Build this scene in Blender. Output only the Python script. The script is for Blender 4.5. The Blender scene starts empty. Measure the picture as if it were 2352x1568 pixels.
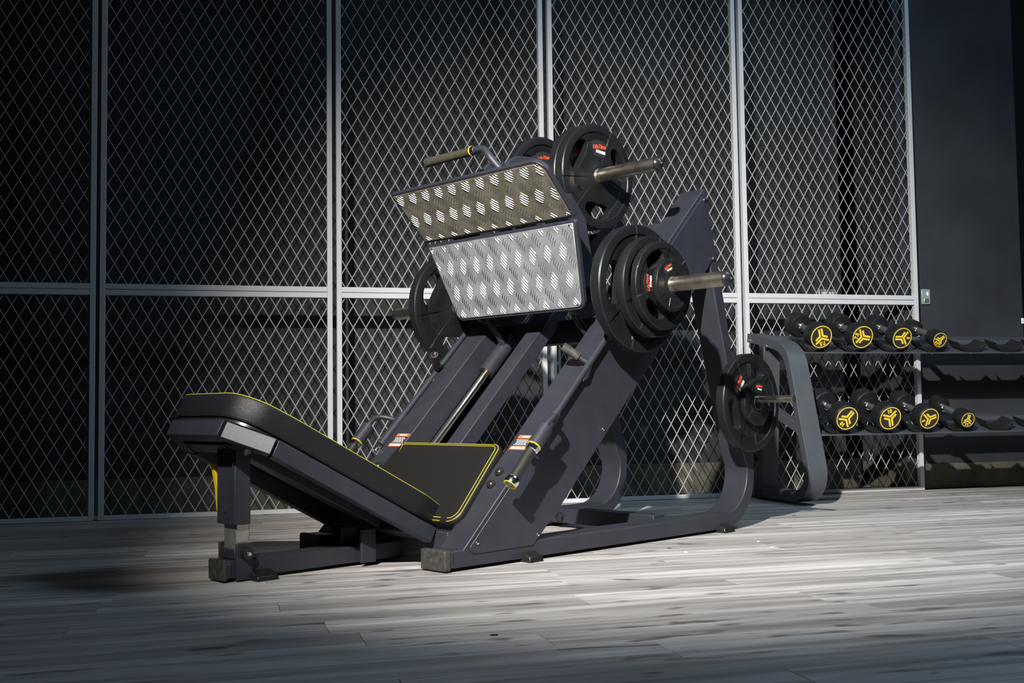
import bpy, bmesh, math, random
from mathutils import Vector, Matrix
random.seed(7)
C = bpy.context.scene.collection
scene = bpy.context.scene
PI = math.pi
S2 = math.sqrt(.5)

# ------------------------------------------------------------------ camera
cam_d = bpy.data.cameras.new('camera')
cam = bpy.data.objects.new('camera', cam_d)
C.objects.link(cam)
FPX, PITCH, ROLL, YAW = 2550.5, 0.0582180, -0.0133525, 0.2636775
cam_d.sensor_fit = 'HORIZONTAL'
cam_d.sensor_width = 36
cam_d.lens = FPX / 2352 * 36
cam_d.clip_end = 100
cp, sp = math.cos(PITCH), math.sin(PITCH)
cr, sr = math.cos(ROLL), math.sin(ROLL)
f0 = Vector((0, cp, sp)); u0 = Vector((0, -sp, cp)); x0 = Vector((1, 0, 0))
rt = x0 * cr + u0 * sr
up = -x0 * sr + u0 * cr
mz = Matrix.Rotation(-YAW, 3, 'Z')
rt, up, fw = mz @ rt, mz @ up, mz @ f0
m = Matrix((rt, up, -fw)).transposed().to_4x4()
m.translation = (0, 0, .49)
cam.matrix_world = m
scene.camera = cam

# ------------------------------------------------------------------ light
w = bpy.data.worlds.new('world'); scene.world = w; w.use_nodes = True
bg = w.node_tree.nodes['Background']
bg.inputs[0].default_value = (.50, .68, 1, 1); bg.inputs[1].default_value = .012
scene.view_settings.view_transform = 'Standard'
scene.view_settings.look = 'None'
scene.view_settings.gamma = 1
scene.view_settings.exposure = 0
scene.view_settings.use_curve_mapping = False


def look(o, tgt):
    d = Vector(tgt) - o.location
    o.rotation_euler = d.to_track_quat('-Z', 'Y').to_euler()


def spot(name, loc, tgt, power, col, ang, blend, r):
    l = bpy.data.lights.new(name, 'SPOT'); l.energy = power; l.color = col
    l.spot_size = math.radians(ang); l.spot_blend = blend; l.shadow_soft_size = r
    o = bpy.data.objects.new(name, l); o.location = loc; look(o, tgt); C.objects.link(o)
    return o


spot('key_spotlight', (-1.2, -.35, 3.2), (2.18, 4.72, .38), 3600, (1, .96, .90), 45, 1, .05)
a = bpy.data.lights.new('cool_ceiling_light', 'AREA'); a.energy = 68; a.color = (.55, .78, 1)
a.shape = 'RECTANGLE'; a.size = 1.6; a.size_y = 1.0
ao = bpy.data.objects.new('cool_ceiling_light', a); ao.location = (3.4, 2.6, 3.9); look(ao, (3.3, 3.1, 0)); C.objects.link(ao)
# ------------------------------------------------------------------ materials


def mat(name, col, rough=.5, metal=0., spec=.5, bump=0., bscale=200., var=0., vscale=8., coat=0.):
    m = bpy.data.materials.new(name); m.use_nodes = True
    nt = m.node_tree; b = nt.nodes['Principled BSDF']
    b.inputs['Base Color'].default_value = (*col, 1)
    b.inputs['Roughness'].default_value = rough
    b.inputs['Metallic'].default_value = metal
    b.inputs['Specular IOR Level'].default_value = spec
    b.inputs['Coat Weight'].default_value = coat
    if bump or var:
        tc = nt.nodes.new('ShaderNodeTexCoord')
    if bump:
        n = nt.nodes.new('ShaderNodeTexNoise'); n.inputs['Scale'].default_value = bscale; n.inputs['Detail'].default_value = 3
        bp = nt.nodes.new('ShaderNodeBump'); bp.inputs['Strength'].default_value = bump; bp.inputs['Distance'].default_value = .002
        nt.links.new(tc.outputs['Object'], n.inputs['Vector'])
        nt.links.new(n.outputs['Fac'], bp.inputs['Height']); nt.links.new(bp.outputs['Normal'], b.inputs['Normal'])
    if var:
        n2 = nt.nodes.new('ShaderNodeTexNoise'); n2.inputs['Scale'].default_value = vscale; n2.inputs['Detail'].default_value = 6
        r = nt.nodes.new('ShaderNodeMapRange'); r.inputs[1].default_value = .3; r.inputs[2].default_value = .7
        r.inputs[3].default_value = 1 - var; r.inputs[4].default_value = 1 + var
        mx = nt.nodes.new('ShaderNodeMix'); mx.data_type = 'RGBA'; mx.blend_type = 'MULTIPLY'; mx.inputs[0].default_value = 1
        nt.links.new(tc.outputs['Object'], n2.inputs['Vector']); nt.links.new(n2.outputs['Fac'], r.inputs[0])
        mx.inputs[6].default_value = (*col, 1)
        cb = nt.nodes.new('ShaderNodeCombineColor')
        for i in range(3): nt.links.new(r.outputs[0], cb.inputs[i])
        nt.links.new(cb.outputs[0], mx.inputs[7]); nt.links.new(mx.outputs[2], b.inputs['Base Color'])
    return m


M = {}
M['frame'] = mat('powder_coat_charcoal', (.027, .029, .039), .40, bump=.25, bscale=900, var=.12, vscale=14)
M['rack'] = mat('powder_coat_slate', (.058, .065, .076), .45, bump=.2, bscale=700, var=.08, vscale=10)
M['rubber'] = mat('black_rubber', (.0105, .0113, .0125), .40, spec=.25, bump=.15, bscale=160, var=.25, vscale=9)
M['plastic'] = mat('black_plastic', (.014, .014, .014), .32)
M['dusty_plastic'] = mat('dusty_black_plastic', (.045, .044, .038), .6, var=.5, vscale=60, bump=.2, bscale=300)
M['grip'] = mat('grip_rubber', (.022, .021, .018), .42, bump=.1, bscale=400)
M['brown_grip'] = mat('worn_grip_rubber', (.050, .045, .028), .6, var=.2, vscale=50)
M['vinyl'] = mat('black_vinyl', (.011, .0115, .0135), .40, spec=.4, bump=.5, bscale=520)
M['vinyl_seat'] = mat('black_vinyl_seat', (.012, .0115, .011), .46, spec=.35, bump=.3, bscale=520)
M['chrome'] = mat('chrome', (.85, .86, .88), .17, 1)
M['rod'] = mat('guide_rod_steel', (.75, .76, .75), .24, 1)
M['steel'] = mat('worn_sleeve_steel', (.58, .54, .46), .34, 1, var=.3, vscale=28)
M['zinc'] = mat('zinc_tube', (.50, .50, .44), .35, .8, var=.15, vscale=30)
M['alu'] = mat('tread_plate_aluminium', (.34, .36, .38), .42, .5, var=.28, vscale=16)
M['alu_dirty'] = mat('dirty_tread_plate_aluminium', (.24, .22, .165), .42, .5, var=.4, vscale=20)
M['tread'] = mat('polished_tread', (.88, .88, .88), .27, 1)
M['paint'] = mat('pale_grey_paint', (.52, .53, .55), .45, var=.05, vscale=6)
M['wire'] = mat('galvanised_wire', (.34, .35, .355), .5)
M['wall'] = mat('dark_wall_paint', (.014, .0145, .016), .75, bump=.3, bscale=30, var=.3, vscale=3)
M['pillar'] = mat('dark_navy_wall_paint', (.022, .025, .031), .75, bump=.2, bscale=25, var=.3, vscale=3)
M['black'] = mat('black_and_recess_shade', (.006, .006, .008), .9)  # plain black for small parts; on the recessed walls it paints in their shade
M['concrete'] = mat('bare_concrete', (.075, .068, .050), .85, bump=.6, bscale=40, var=.5, vscale=9)
M['yellow'] = mat('yellow_print', (.86, .60, .035), .5)
M['thread'] = mat('yellow_thread', (.75, .68, .02), .6)
M['ylever'] = mat('yellow_lever_plastic', (.80, .52, .01), .4)
M['orange'] = mat('orange_print', (.90, .16, .03), .5)
M['red'] = mat('orange_red_print', (.90, .085, .035), .5)
M['white'] = mat('white_print', (.85, .85, .82), .5)
M['bolt'] = mat('bolt_steel', (.75, .75, .74), .22, 1)
M['patch'] = mat('logo_patch_black', (.022, .021, .020), .5)
M['dark'] = mat('dark_steel', (.03, .03, .034), .5)
M['clear'] = mat('clear_plastic_cover', (.25, .30, .31), .12, 0, .8)
M['ivory'] = mat('ivory_plastic', (.5, .48, .40), .5)
M['knurl'] = mat('knurled_grip_steel', (.22, .22, .23), .4, .8, bump=.8, bscale=500)
M['brass'] = mat('brass_bushing', (.5, .3, .1), .3, 1)


def wood():
    m = bpy.data.materials.new('grey_oak_laminate'); m.use_nodes = True
    nt = m.node_tree; N = nt.nodes; L = nt.links; b = N['Principled BSDF']
    tc = N.new('ShaderNodeTexCoord'); oi = N.new('ShaderNodeObjectInfo')
    mul = N.new('ShaderNodeMath'); mul.operation = 'MULTIPLY'; mul.inputs[1].default_value = 37
    L.new(oi.outputs['Random'], mul.inputs[0])
    cb = N.new('ShaderNodeCombineXYZ')
    for i in range(3): L.new(mul.outputs[0], cb.inputs[i])
    add = N.new('ShaderNodeVectorMath'); add.operation = 'ADD'
    L.new(tc.outputs['Object'], add.inputs[0]); L.new(cb.outputs[0], add.inputs[1])

    def noise(sx, sy, scale, det, rough=.6, dist=0.):
        mp = N.new('ShaderNodeMapping'); mp.inputs['Scale'].default_value = (sx, sy, 1)
        n = N.new('ShaderNodeTexNoise'); n.inputs['Scale'].default_value = scale; n.inputs['Detail'].default_value = det
        n.inputs['Roughness'].default_value = rough; n.inputs['Distortion'].default_value = dist
        L.new(add.outputs[0], mp.inputs[0]); L.new(mp.outputs[0], n.inputs['Vector']); return n
    n1 = noise(.55, 9, 2.2, 5, .55, .6)      # broad cathedral streaks
    n2 = noise(2.0, 60, 3, 4, .6)           # fine grain
    n3 = noise(3.2, 10, 2.0, 2, .4, .3)     # dark knots

    def rng(n, a, bb, c, d):
        r = N.new('ShaderNodeMapRange'); r.inputs[1].default_value = a; r.inputs[2].default_value = bb
        r.inputs[3].default_value = c; r.inputs[4].default_value = d; L.new(n, r.inputs[0]); return r.outputs[0]
    a1 = rng(n1.outputs['Fac'], .32, .68, .56, 1.28)
    a2 = rng(n2.outputs['Fac'], .3, .7, .90, 1.10)
    a3 = rng(n3.outputs['Fac'], .27, .36, .35, 1.0)
    a4 = rng(oi.outputs['Random'], 0, 1, .80, 1.15)

    def mm(x, y):
        q = N.new('ShaderNodeMath'); q.operation = 'MULTIPLY'; L.new(x, q.inputs[0]); L.new(y, q.inputs[1]); return q.outputs[0]
    v = mm(mm(a1, a2), mm(a3, a4))
    ramp = N.new('ShaderNodeValToRGB')
    e = ramp.color_ramp.elements
    e[0].position = 0; e[0].color = (.035, .031, .028, 1)
    e[1].position = 1; e[1].color = (.78, .75, .73, 1)
    e2 = ramp.color_ramp.elements.new(.5); e2.color = (.36, .335, .32, 1)
    sc = N.new('ShaderNodeMath'); sc.operation = 'MULTIPLY'; sc.inputs[1].default_value = .62
    L.new(v, sc.inputs[0]); L.new(sc.outputs[0], ramp.inputs[0])
    L.new(ramp.outputs[0], b.inputs['Base Color'])
    b.inputs['Roughness'].default_value = .52
    b.inputs['Specular IOR Level'].default_value = .35
    bp = N.new('ShaderNodeBump'); bp.inputs['Strength'].default_value = .08; bp.inputs['Distance'].default_value = .001
    L.new(n2.outputs['Fac'], bp.inputs['Height']); L.new(bp.outputs[0], b.inputs['Normal'])
    return m


M['wood'] = wood()

# ------------------------------------------------------------------ mesh helpers


class MB:
    """collects simple solids, builds them as one mesh object"""

    def __init__(s): s.v = []; s.f = []; s.sm = []

    def add(s, vs, fs, smooth=False):
        o = len(s.v); s.v += [tuple(p) for p in vs]
        s.f += [tuple(i + o for i in f) for f in fs]; s.sm += [smooth] * len(fs); return s

    def box(s, x0, x1, y0, y1, z0, z1):
        v = [(x, y, z) for x in (x0, x1) for y in (y0, y1) for z in (z0, z1)]
        return s.add(v, [(0, 1, 3, 2), (4, 6, 7, 5), (0, 4, 5, 1), (2, 3, 7, 6), (0, 2, 6, 4), (1, 5, 7, 3)])

    def prism(s, poly, y0, y1, fn=None):
        """poly in (x,z), extruded along y"""
        n = len(poly)
        v = [(p[0], y0, p[1]) for p in poly] + [(p[0], y1, p[1]) for p in poly]
        if fn: v = [fn(p) for p in v]
        f = [tuple(range(n)), tuple(range(2 * n - 1, n - 1, -1))]
        f += [(i, i + n, (i + 1) % n + n, (i + 1) % n) for i in range(n)]
        return s.add(v, f)

    def tube(s, pts, r, n=14, cap=True, rr=None):
        pts = [Vector(p) for p in pts]; rings = []
        t0 = (pts[1] - pts[0]).normalized()
        a = t0.orthogonal().normalized()
        for i, p in enumerate(pts):
            if i == 0: t = pts[1] - pts[0]
            elif i == len(pts) - 1: t = pts[-1] - pts[-2]
            else: t = (pts[i + 1] - p).normalized() + (p - pts[i - 1]).normalized()
            t.normalize(); a = (a - t * a.dot(t)).normalized(); b = t.cross(a)
            ri = rr[i] if rr else r
            rings.append([p + (a * math.cos(k * 2 * PI / n) + b * math.sin(k * 2 * PI / n)) * ri for k in range(n)])
        v = [q for g in rings for q in g]; f = []
        for i in range(len(rings) - 1):
            for k in range(n):
                f.append((i * n + k, i * n + (k + 1) % n, (i + 1) * n + (k + 1) % n, (i + 1) * n + k))
        s.add(v, f, True)
        if cap:
            s.add(rings[0], [tuple(range(n - 1, -1, -1))]); s.add(rings[-1], [tuple(range(n))])
        return s

    def lathe(s, prof, p, ax, n=40, close=False):
        """prof: list of (t along axis, radius)"""
        p = Vector(p); ax = Vector(ax).normalized(); a = ax.orthogonal().normalized(); b = ax.cross(a)
        v = []
        for t, r in prof:
            for k in range(n):
                th = 2 * PI * k / n
                v.append(p + ax * t + (a * math.cos(th) + b * math.sin(th)) * max(r, 1e-5))
        f = []; m_ = len(prof)
        for i in range(m_ if close else m_ - 1):
            j = (i + 1) % m_
            for k in range(n):
                f.append((i * n + k, i * n + (k + 1) % n, j * n + (k + 1) % n, j * n + k))
        return s.add(v, f, True)

    def build(s, name, m_, parent=None, bevel=0, seg=2, auto=35):
        me = bpy.data.meshes.new(name); me.from_pydata(s.v, [], s.f)
        bm = bmesh.new(); bm.from_mesh(me)
        bmesh.ops.recalc_face_normals(bm, faces=bm.faces)
        bm.to_mesh(me); bm.free()
        for p in me.polygons: p.use_smooth = True
        me.materials.append(m_)
        try: me.set_sharp_from_angle(angle=math.radians(auto))
        except Exception: pass
        o = bpy.data.objects.new(name, me); C.objects.link(o)
        if parent: o.parent = parent
        if bevel:
            b = o.modifiers.new('bevel', 'BEVEL'); b.width = bevel; b.segments = seg; b.limit_method = 'ANGLE'
            b.angle_limit = math.radians(40); b.harden_normals = False
        return o


def tag(o, label=None, cat=None, group=None, kind=None):
    if label: o['label'] = label
    if cat: o['category'] = cat
    if group: o['group'] = group
    if kind: o['kind'] = kind
    return o


def empty(name, loc, rot=(0, 0, 0), parent=None):
    o = bpy.data.objects.new(name, None); o.empty_display_size = .1
    o.location = loc; o.rotation_euler = rot; C.objects.link(o)
    if parent: o.parent = parent
    return o


def arc(cx, cz, r, a0, a1, n):
    return [(cx + r * math.cos(math.radians(a0 + (a1 - a0) * i / n)), cz + r * math.sin(math.radians(a0 + (a1 - a0) * i / n))) for i in range(n + 1)]


def smooth_path(P, n=6):
    """Catmull-Rom through points"""
    P = [Vector(p) for p in P]; Q = [P[0] * 2 - P[1]] + P + [P[-1] * 2 - P[-2]]; out = []
    for i in range(1, len(Q) - 2):
        for k in range(n):
            t = k / n
            out.append(.5 * ((2 * Q[i]) + (-Q[i - 1] + Q[i + 1]) * t + (2 * Q[i - 1] - 5 * Q[i] + 4 * Q[i + 1] - Q[i + 2]) * t * t + (-Q[i - 1] + 3 * Q[i] - 3 * Q[i + 1] + Q[i + 2]) * t ** 3))
    out.append(P[-1]); return out


_font_cache = {}


def text_obj(txt, size, name, m_, parent, mtx, ext=.0004, shear=0., bold=0.):
    cu = bpy.data.curves.new('tmp_text', 'FONT'); cu.body = txt; cu.size = size; cu.extrude = ext
    cu.shear = shear; cu.offset = bold; cu.align_x = 'CENTER'; cu.align_y = 'CENTER'; cu.resolution_u = 3
    t = bpy.data.objects.new('tmp_text', cu); C.objects.link(t)
    dg = bpy.context.evaluated_depsgraph_get(); dg.update()
    me = bpy.data.meshes.new_from_object(t.evaluated_get(dg))
    bpy.data.objects.remove(t); bpy.data.curves.remove(cu)
    me.materials.clear(); me.materials.append(m_); me.name = name
    o = bpy.data.objects.new(name, me); C.objects.link(o); o.parent = parent
    o.matrix_local = mtx
    return o


# ================================================================== SETTING
YM = 5.336        # plane of the wire mesh panels
YW = 5.66         # wall behind the mesh
# floor: planks laid parallel to the back wall
fl = MB().box(-3.2, 6.6, 1.0, 6.4, -.05, -.012).build('floor', M['dark'])
tag(fl, kind='structure')
PW, PL = .150, 1.22
pm = MB().box(0, PL - .0012, 0, PW - .0012, -.012, 0).build('plank', M['wood'], fl, bevel=.0006, seg=1)
pm_used = False
row = 0
y = 2.925 - 10 * PW
cnt = 0
while y < 5.75:
    off = random.uniform(-1.2, 0)
    x = -2.6 + off if y > 3.5 else (-1.6 + off if y > 2.4 else -1.0 + off)
    xmax = 5.2 if y > 4.4 else (4.2 if y > 3.2 else 2.8)
    while x < xmax:
        o = pm if not pm_used else pm.copy()
        if pm_used: C.objects.link(o)
        pm_used = True
        o.location = (x, y, 0); cnt += 1
        x += PL
    y += PW; row += 1

# back wall behind the mesh, with a concrete kerb, a dark niche and a nearer pillar on the right
wb = MB()
wb.box(-3.2, 3.58, YW, YW + .1, 0, 4.3)
wb.box(3.72, 6.6, YW + .35, YW + .45, 0, 4.3)
wb.box(3.50, 3.58, YW, YW + .45, 0, 4.3)
tag(wb.build('wall_back', M['wall']), kind='structure')
tag(MB().box(3.58, 3.80, YW + .30, YW + .34, 0, 4.3).build('wall_niche', M['black']), kind='structure')  # niche back coloured near black to stand in for its deep shade
wr = MB().box(3.72, 4.512, 5.40, YW + .349, .142, 4.3).build('wall_right', M['pillar'])
tag(wr, kind='structure')
tag(MB().box(-3.2, 3.575, YW - .035, YW - .001, 0, .168).build('baseboard_back', M['concrete'], bevel=.004), kind='structure')
tag(MB().box(3.70, 4.522, 5.385, YW + .349, 0, .141).build('baseboard_right', M['concrete'], bevel=.004), kind='structure')
tag(MB().box(4.55, 6.6, YW + .26, YW + .34, 0, 4.3).build('wall_far_right', M['black']), kind='structure')  # darkness of the recess past the pillar is put into this wall's colour

# ------------------------------------------------------------------ wire mesh panels


def clipseg(x0, z0, x1, z1, X0, X1, Z0, Z1):
    t0, t1 = 0., 1.; dx, dz = x1 - x0, z1 - z0
    for p, q in ((-dx, x0 - X0), (dx, X1 - x0), (-dz, z0 - Z0), (dz, Z1 - z0)):
        if abs(p) < 1e-9:
            if q < 0: return None
        else:
            r = q / p
            if p < 0: t0 = max(t0, r)
            else: t1 = min(t1, r)
    if t0 >= t1 - 1e-6: return None
    return (x0 + dx * t0, z0 + dz * t0, x0 + dx * t1, z0 + dz * t1)


def wires(X0, X1, Z0, Z1, px, pz, name, parent):
    """diamond mesh through the crossing (px,pz)"""
    W, Hh = .0608, .1050
    mb = MB(); sl = Hh / W
    hw, th = .0022, .0014
    n = int((X1 - X0 + (Z1 - Z0) / sl) / W) + 4
    for sgn in (1, -1):
        for i in range(-n, n + 1):
            bx = px + i * W
            za, zb = Z0 - .01, Z1 + .01
            seg = clipseg(bx + sgn * (za - pz) / sl, za, bx + sgn * (zb - pz) / sl, zb, X0 - .004, X1 + .004, Z0 - .004, Z1 + .004)
            if not seg: continue
            xa, z_a, xb, z_b = seg
            if math.hypot(xb - xa, z_b - z_a) < .01: continue
            d = Vector((xb - xa, 0, z_b - z_a)).normalized(); nn = Vector((-d.z, 0, d.x)) * hw
            yc = YM + .012 + sgn * .0012
            vs = []
            for (qx, qz) in ((xa, z_a), (xb, z_b)):
                c = Vector((qx, yc, qz))
                vs += [c + nn, c + Vector((0, -th, 0)), c - nn, c + Vector((0, th, 0))]
            mb.add(vs, [(0, 4, 5, 1), (1, 5, 6, 2), (2, 6, 7, 3), (3, 7, 4, 0)])
    o = mb.build(name, M['wire'], parent)
    o['kind'] = 'stuff'
    return o


ZT = 2.95
panes = [  # x0,x1 outer ; crossing upper ; crossing lower
    (-1.595, -.5145, -.600, 1.116, -.564, .973, 'grey diamond mesh panel at far left, cut off by the picture edge'),
    (-.4975, .5535, -.466, 1.114, -.442, .976, 'dim grey diamond mesh panel behind the padded backrest head'),
    (.5740, 1.6240, .649, 1.117, .653, .982, 'grey diamond mesh panel behind the foot plates of the leg press'),
    (1.6500, 2.7030, 1.713, 1.1245, 1.713, .9640, 'bright grey diamond mesh panel behind the rear post of the leg press'),
    (2.7240, 3.7790, 2.759, 1.130, 2.759, .976, 'pale grey diamond mesh panel behind the dumbbell rack, rightmost of the panels'),
]
BW = .0242
for (x0_, x1_, ux, uz, lx, lz, lab) in panes:
    e = empty('mesh_panel', ((x0_ + x1_) / 2, YM, 0))
    tag(e, lab, 'mesh panel', 'steel mesh panels along the wall')
    e_off = Vector(e.location)

    def loc(o):
        o.data.transform(Matrix.Translation(-e_off)); return o
    y0_, y1_ = YM, YM + .030
    loc(MB().box(x0_, x0_ + BW, y0_, y1_, .002, ZT).build('upright', M['paint'], e, bevel=.0015))
    loc(MB().box(x1_ - BW, x1_, y0_, y1_, .002, ZT).build('upright', M['paint'], e, bevel=.0015))
    loc(MB().box(x0_ + BW, x1_ - BW, y0_ + .001, y1_, 1.0475, 1.0725).build('mid_rail', M['paint'], e, bevel=.0015))
    loc(MB().box(x0_ + BW, x1_ - BW, y0_ + .001, y1_, 1.0200, 1.0452).build('mid_rail', M['paint'], e, bevel=.0015))
    loc(MB().box(x0_ + BW, x1_ - BW, y0_ + .001, y1_, .002, .0225).build('bottom_rail', M['paint'], e, bevel=.0015))
    loc(MB().box(x0_ + BW, x1_ - BW, y0_ + .001, y1_, ZT - .025, ZT).build('top_rail', M['paint'], e, bevel=.0015))
    loc(wires(x0_ + BW, x1_ - BW, 1.0725, ZT - .025, ux, uz, 'wire_mesh', e))
    loc(wires(x0_ + BW, x1_ - BW, .0225, 1.0200, lx, lz, 'wire_mesh', e))

# ------------------------------------------------------------------ leg press frame of reference
OX, OY, AM = .6795, 3.2527, .508541
press = empty('leg_press_machine', (OX, OY, 0), (0, 0, AM))
tag(press, 'charcoal 45 degree leg press with padded seat, tread plate footplates and sloping rails', 'gym machine')
VC = -.3815


def P(u, v, w): return Vector((u, -v, w))


def mw(u, v, w):
    return Vector((OX + u * math.cos(AM) + v * math.sin(AM), OY + u * math.sin(AM) - v * math.cos(AM), w))


def side(poly, v0, v1, name, m_, parent, bevel=.003, seg=2):
    return MB().prism(poly, -v0, -v1).build(name, m_, parent, bevel=bevel, seg=seg)


def mir(v): return 2 * VC - v


def rail(s, v, h=0.):
    """point on the 45 degree rail plane: s = horizontal run, h = height normal to the plane"""
    h += .0064
    return P(s - h * S2, v, s + h * S2)


FR = M['frame']
for sd in (0, 1):
    g = (lambda v: v) if sd == 0 else mir
    # base beam sweeping up into the rear post
    outer = [(0, .011), (1.36, .011)] + arc(1.405, .205, .1945, -90, -5, 10) + [(1.603, .292), (1.47, .683), (1.428, .873), (1.318, 1.318)]
    inner = [(1.283, 1.283), (1.371, .87), (1.429, .666), (1.529, .299)] + arc(1.40, .222, .155, 8, -90, 9)[0:] + [(0, .063)]
    side(outer + inner, g(-.11), g(0), 'rear_post', FR, press, .004)
    # sloping rail beam
    side([(.050, .059), (1.295, 1.304), (1.318, 1.318), (1.34, 1.225), (.145, .030), (.06, .030)], g(-.1095), g(-.0005), 'rail_beam', FR, press, .003)
    # side cover sheet
    r0, r1 = (.0, .0035) if sd == 0 else (mir(.0035), mir(0))
    cov = [(.105, .0475), (.345, .0485), (.463, .151), (.999, .680), (1.362, 1.055), (1.304, 1.283), (1.295, 1.280), (.078, .070), (.078, .058), (.09, .048)]
    side(cov, r0, r1, 'side_cover', FR, press, .001, 1)
    # inner box behind the cover at the rear edge
    side([(.36, .055), (.999, .668), (1.357, 1.042), (1.340, 1.06), (.985, .69), (.335, .07)], g(-.03), g(-.0008), 'cover_flange', FR, press, .002, 1)
    for (bu, bw) in ((.107, .079), (.369, .081), (.694, .408), (1.356, 1.048), (1.306, 1.270)):
        dv = 1 if sd == 0 else -1
        vv = .0035 if sd == 0 else mir(.0035)
        MB().lathe([(0, .006), (.003, .0055), (.0045, .003), (.0046, 0)], P(bu, vv, bw), P(0, dv, 0), 14).build('screw', M['bolt'], press)
    # end cap of the base beam
    va, vb = (g(-.113), g(.002)) if sd == 0 else (g(.002), g(-.113))
    side([(-.022, .004), (.004, .004), (.004, .066), (-.022, .066)], va, vb, 'end_cap', M['dusty_plastic'], press, .006, 3)
    side([(.012, .024), (.014, .024), (.014, .052), (.012, .052)], g(.0), g(.0006), 'slot_mark', M['black'], press, 0)
    # rubber feet
    for fu in ((.30, .362), (1.345, 1.412)):
        a_, b_ = g(-.03), g(.034)
        lo = min(a_, b_); hi = max(a_, b_)
        f_ = MB()
        f_.add([P(fu[0], g(-.03), 0), P(fu[1], g(-.03), 0), P(fu[1], g(.036), 0), P(fu[0], g(.036), 0),
                P(fu[0], g(-.03), .018), P(fu[1], g(-.03), .018), P(fu[1] - .003, g(.003), .030), P(fu[0] + .003, g(.003), .030),
                P(fu[1] - .003, g(.031), .018), P(fu[0] + .003, g(.031), .018)],
               [(0, 1, 2, 3), (4, 5, 6, 7), (7, 6, 8, 9), (0, 4, 7, 9, 3), (1, 2, 8, 6, 5), (2, 3, 9, 8), (0, 1, 5, 4)])
        f_.build('rubber_foot', M['plastic'], press, .003)
    # round bumper buttons on top of the rail
    for s_ in (.275, .238):
        n_ = P(-S2, 0, S2)
        MB().lathe([(0, .016), (.006, .0155), (.012, .012), (.016, .006), (.0165, 0)], rail(s_, g(-.066), 0), n_, 20).build('rubber_button', M['plastic'], press)
    # guide rod and its bottom mount
    gv = g(-.145)
    MB().tube([rail(.26, gv, -.083), rail(1.22, gv, -.083)], .0135, 20).build('guide_rod', M['rod'], press)
    MB().prism([(.24, .12), (.30, .12), (.34, .18), (.31, .215), (.24, .18)], -(gv - .02), -(gv + .02)).build('rod_mount', FR, press, .002)
    # safety lever: round bar alongside the rail
    tv = g(.0135)
    lev = MB().tube([P(.448, tv, .462), P(1.02, tv, 1.034)], .0115, 16)
    lev.build('lever_bar', FR, press)
    MB().tube([P(.340, tv, .354), P(.450, tv, .464)], .0165, 20).build('lever_sleeve', FR, press)
    MB().lathe([(0, .008), (0, .0145), (.010, .016), (.016, .016), (.018, .0135), (.026, .0135)], P(.316, tv, .330), P(1, 0, 1), 20).build('end_nut', M['chrome'], press)
    gvv = g(.078)
    arm = smooth_path([P(.425, tv, .439), P(.418, g(.035), .447), P(.398, g(.062), .455), P(.372, g(.0775), .455), P(.345, gvv, .438), P(.330, gvv, .421)], 6)
    MB().tube(arm, .0098, 12).build('lever_arm', FR, press)
    gr = P(.3345, gvv, .4225); d_ = P(-1, 0, -1.06).normalized()
    MB().lathe([(0, .0), (0, .0235), (.001, .0245), (.076, .0245), (.077, .0235), (.077, .0)], gr, d_, 24).build('lever_collar', FR, press)
    MB().lathe([(.0765, .015), (.077, .0235), (.0785, .0235), (.079, .015)], gr, d_, 24).build('yellow_ring', M['thread'], press)
    MB().lathe([(.079, .0), (.079, .0215), (.096, .0220), (.099, .018), (.099, 0)], gr, d_, 8).build('chrome_collar', M['chrome'], press)
    hg = MB().lathe([(.097, 0), (.097, .0178), (.207, .0178), (.207, 0)], gr, d_, 20).build('hand_grip', M['grip'], press)
    MB().lathe([(.205, 0), (.205, .0185), (.210, .0225), (.222, .0240), (.233, .0215), (.233, .0)], gr, d_, 24).build('grip_end', M['chrome'], hg)
    MB().lathe([(.2325, .0175), (.2325, .0212), (.2340, .0212), (.2345, .0175)], gr, d_, 24).build('grip_ring', M['thread'], hg)
    MB().lathe([(.231, .0), (.2345, .003), (.2345, .014), (.231, .0155)], gr, d_, 18).build('grip_plug', M['zinc'], hg)
    # stick at the upper end of the safety lever
    b0 = P(.618, tv, .628); b1 = P(.551, g(-.048), .690)
    MB().tube([b0, b0.lerp(b1, .46)], .0105, 16).build('lever_stick', FR, press)
    MB().tube([b0.lerp(b1, .40), b0.lerp(b1, .99)], .0155, 18).build('stick_grip', M['dusty_plastic'] if sd == 0 else M['grip'], press)
    if sd: MB().lathe([(-.004, .011), (.002, .0105), (.007, .007), (.008, 0)], b1, (b1 - b0), 16).build('stick_cap', M['chrome'], press)
    MB().prism([(.575, .570), (.60, .578), (.632, .640), (.612, .640)], -g(.002), -g(.022)).build('lever_bracket', FR, press, .002)
    # printed warning label on the rail, small raised bands
    va, vb = (-.090, -.022) if sd == 0 else (-.728, -.658)

    def lab(s0, s1, v0, v1, m_, h, nm):
        q = MB(); hh = h
        vs = [rail(s0, v0, 0), rail(s0, v1, 0), rail(s1, v1, 0), rail(s1, v0, 0)]
        vt = [rail(s0, v0, hh), rail(s0, v1, hh), rail(s1, v1, hh), rail(s1, v0, hh)]
        q.add(vs + vt, [(0, 1, 2, 3), (4, 5, 6, 7), (0, 1, 5, 4), (1, 2, 6, 5), (2, 3, 7, 6), (3, 0, 4, 7)])
        return q.build(nm, m_, press)
    lab(.3800, .3900, va, vb, M['orange'], .0012, 'label_band')
    lab(.3832, .3868, va + .018, vb - .014, M['white'], .0016, 'label_print')
    lab(.3450, .3560, va - .006, vb, M['orange'], .0012, 'label_band')
    lab(.3475, .3535, va + .002, vb - .008, M['white'], .0016, 'label_print')
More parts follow.
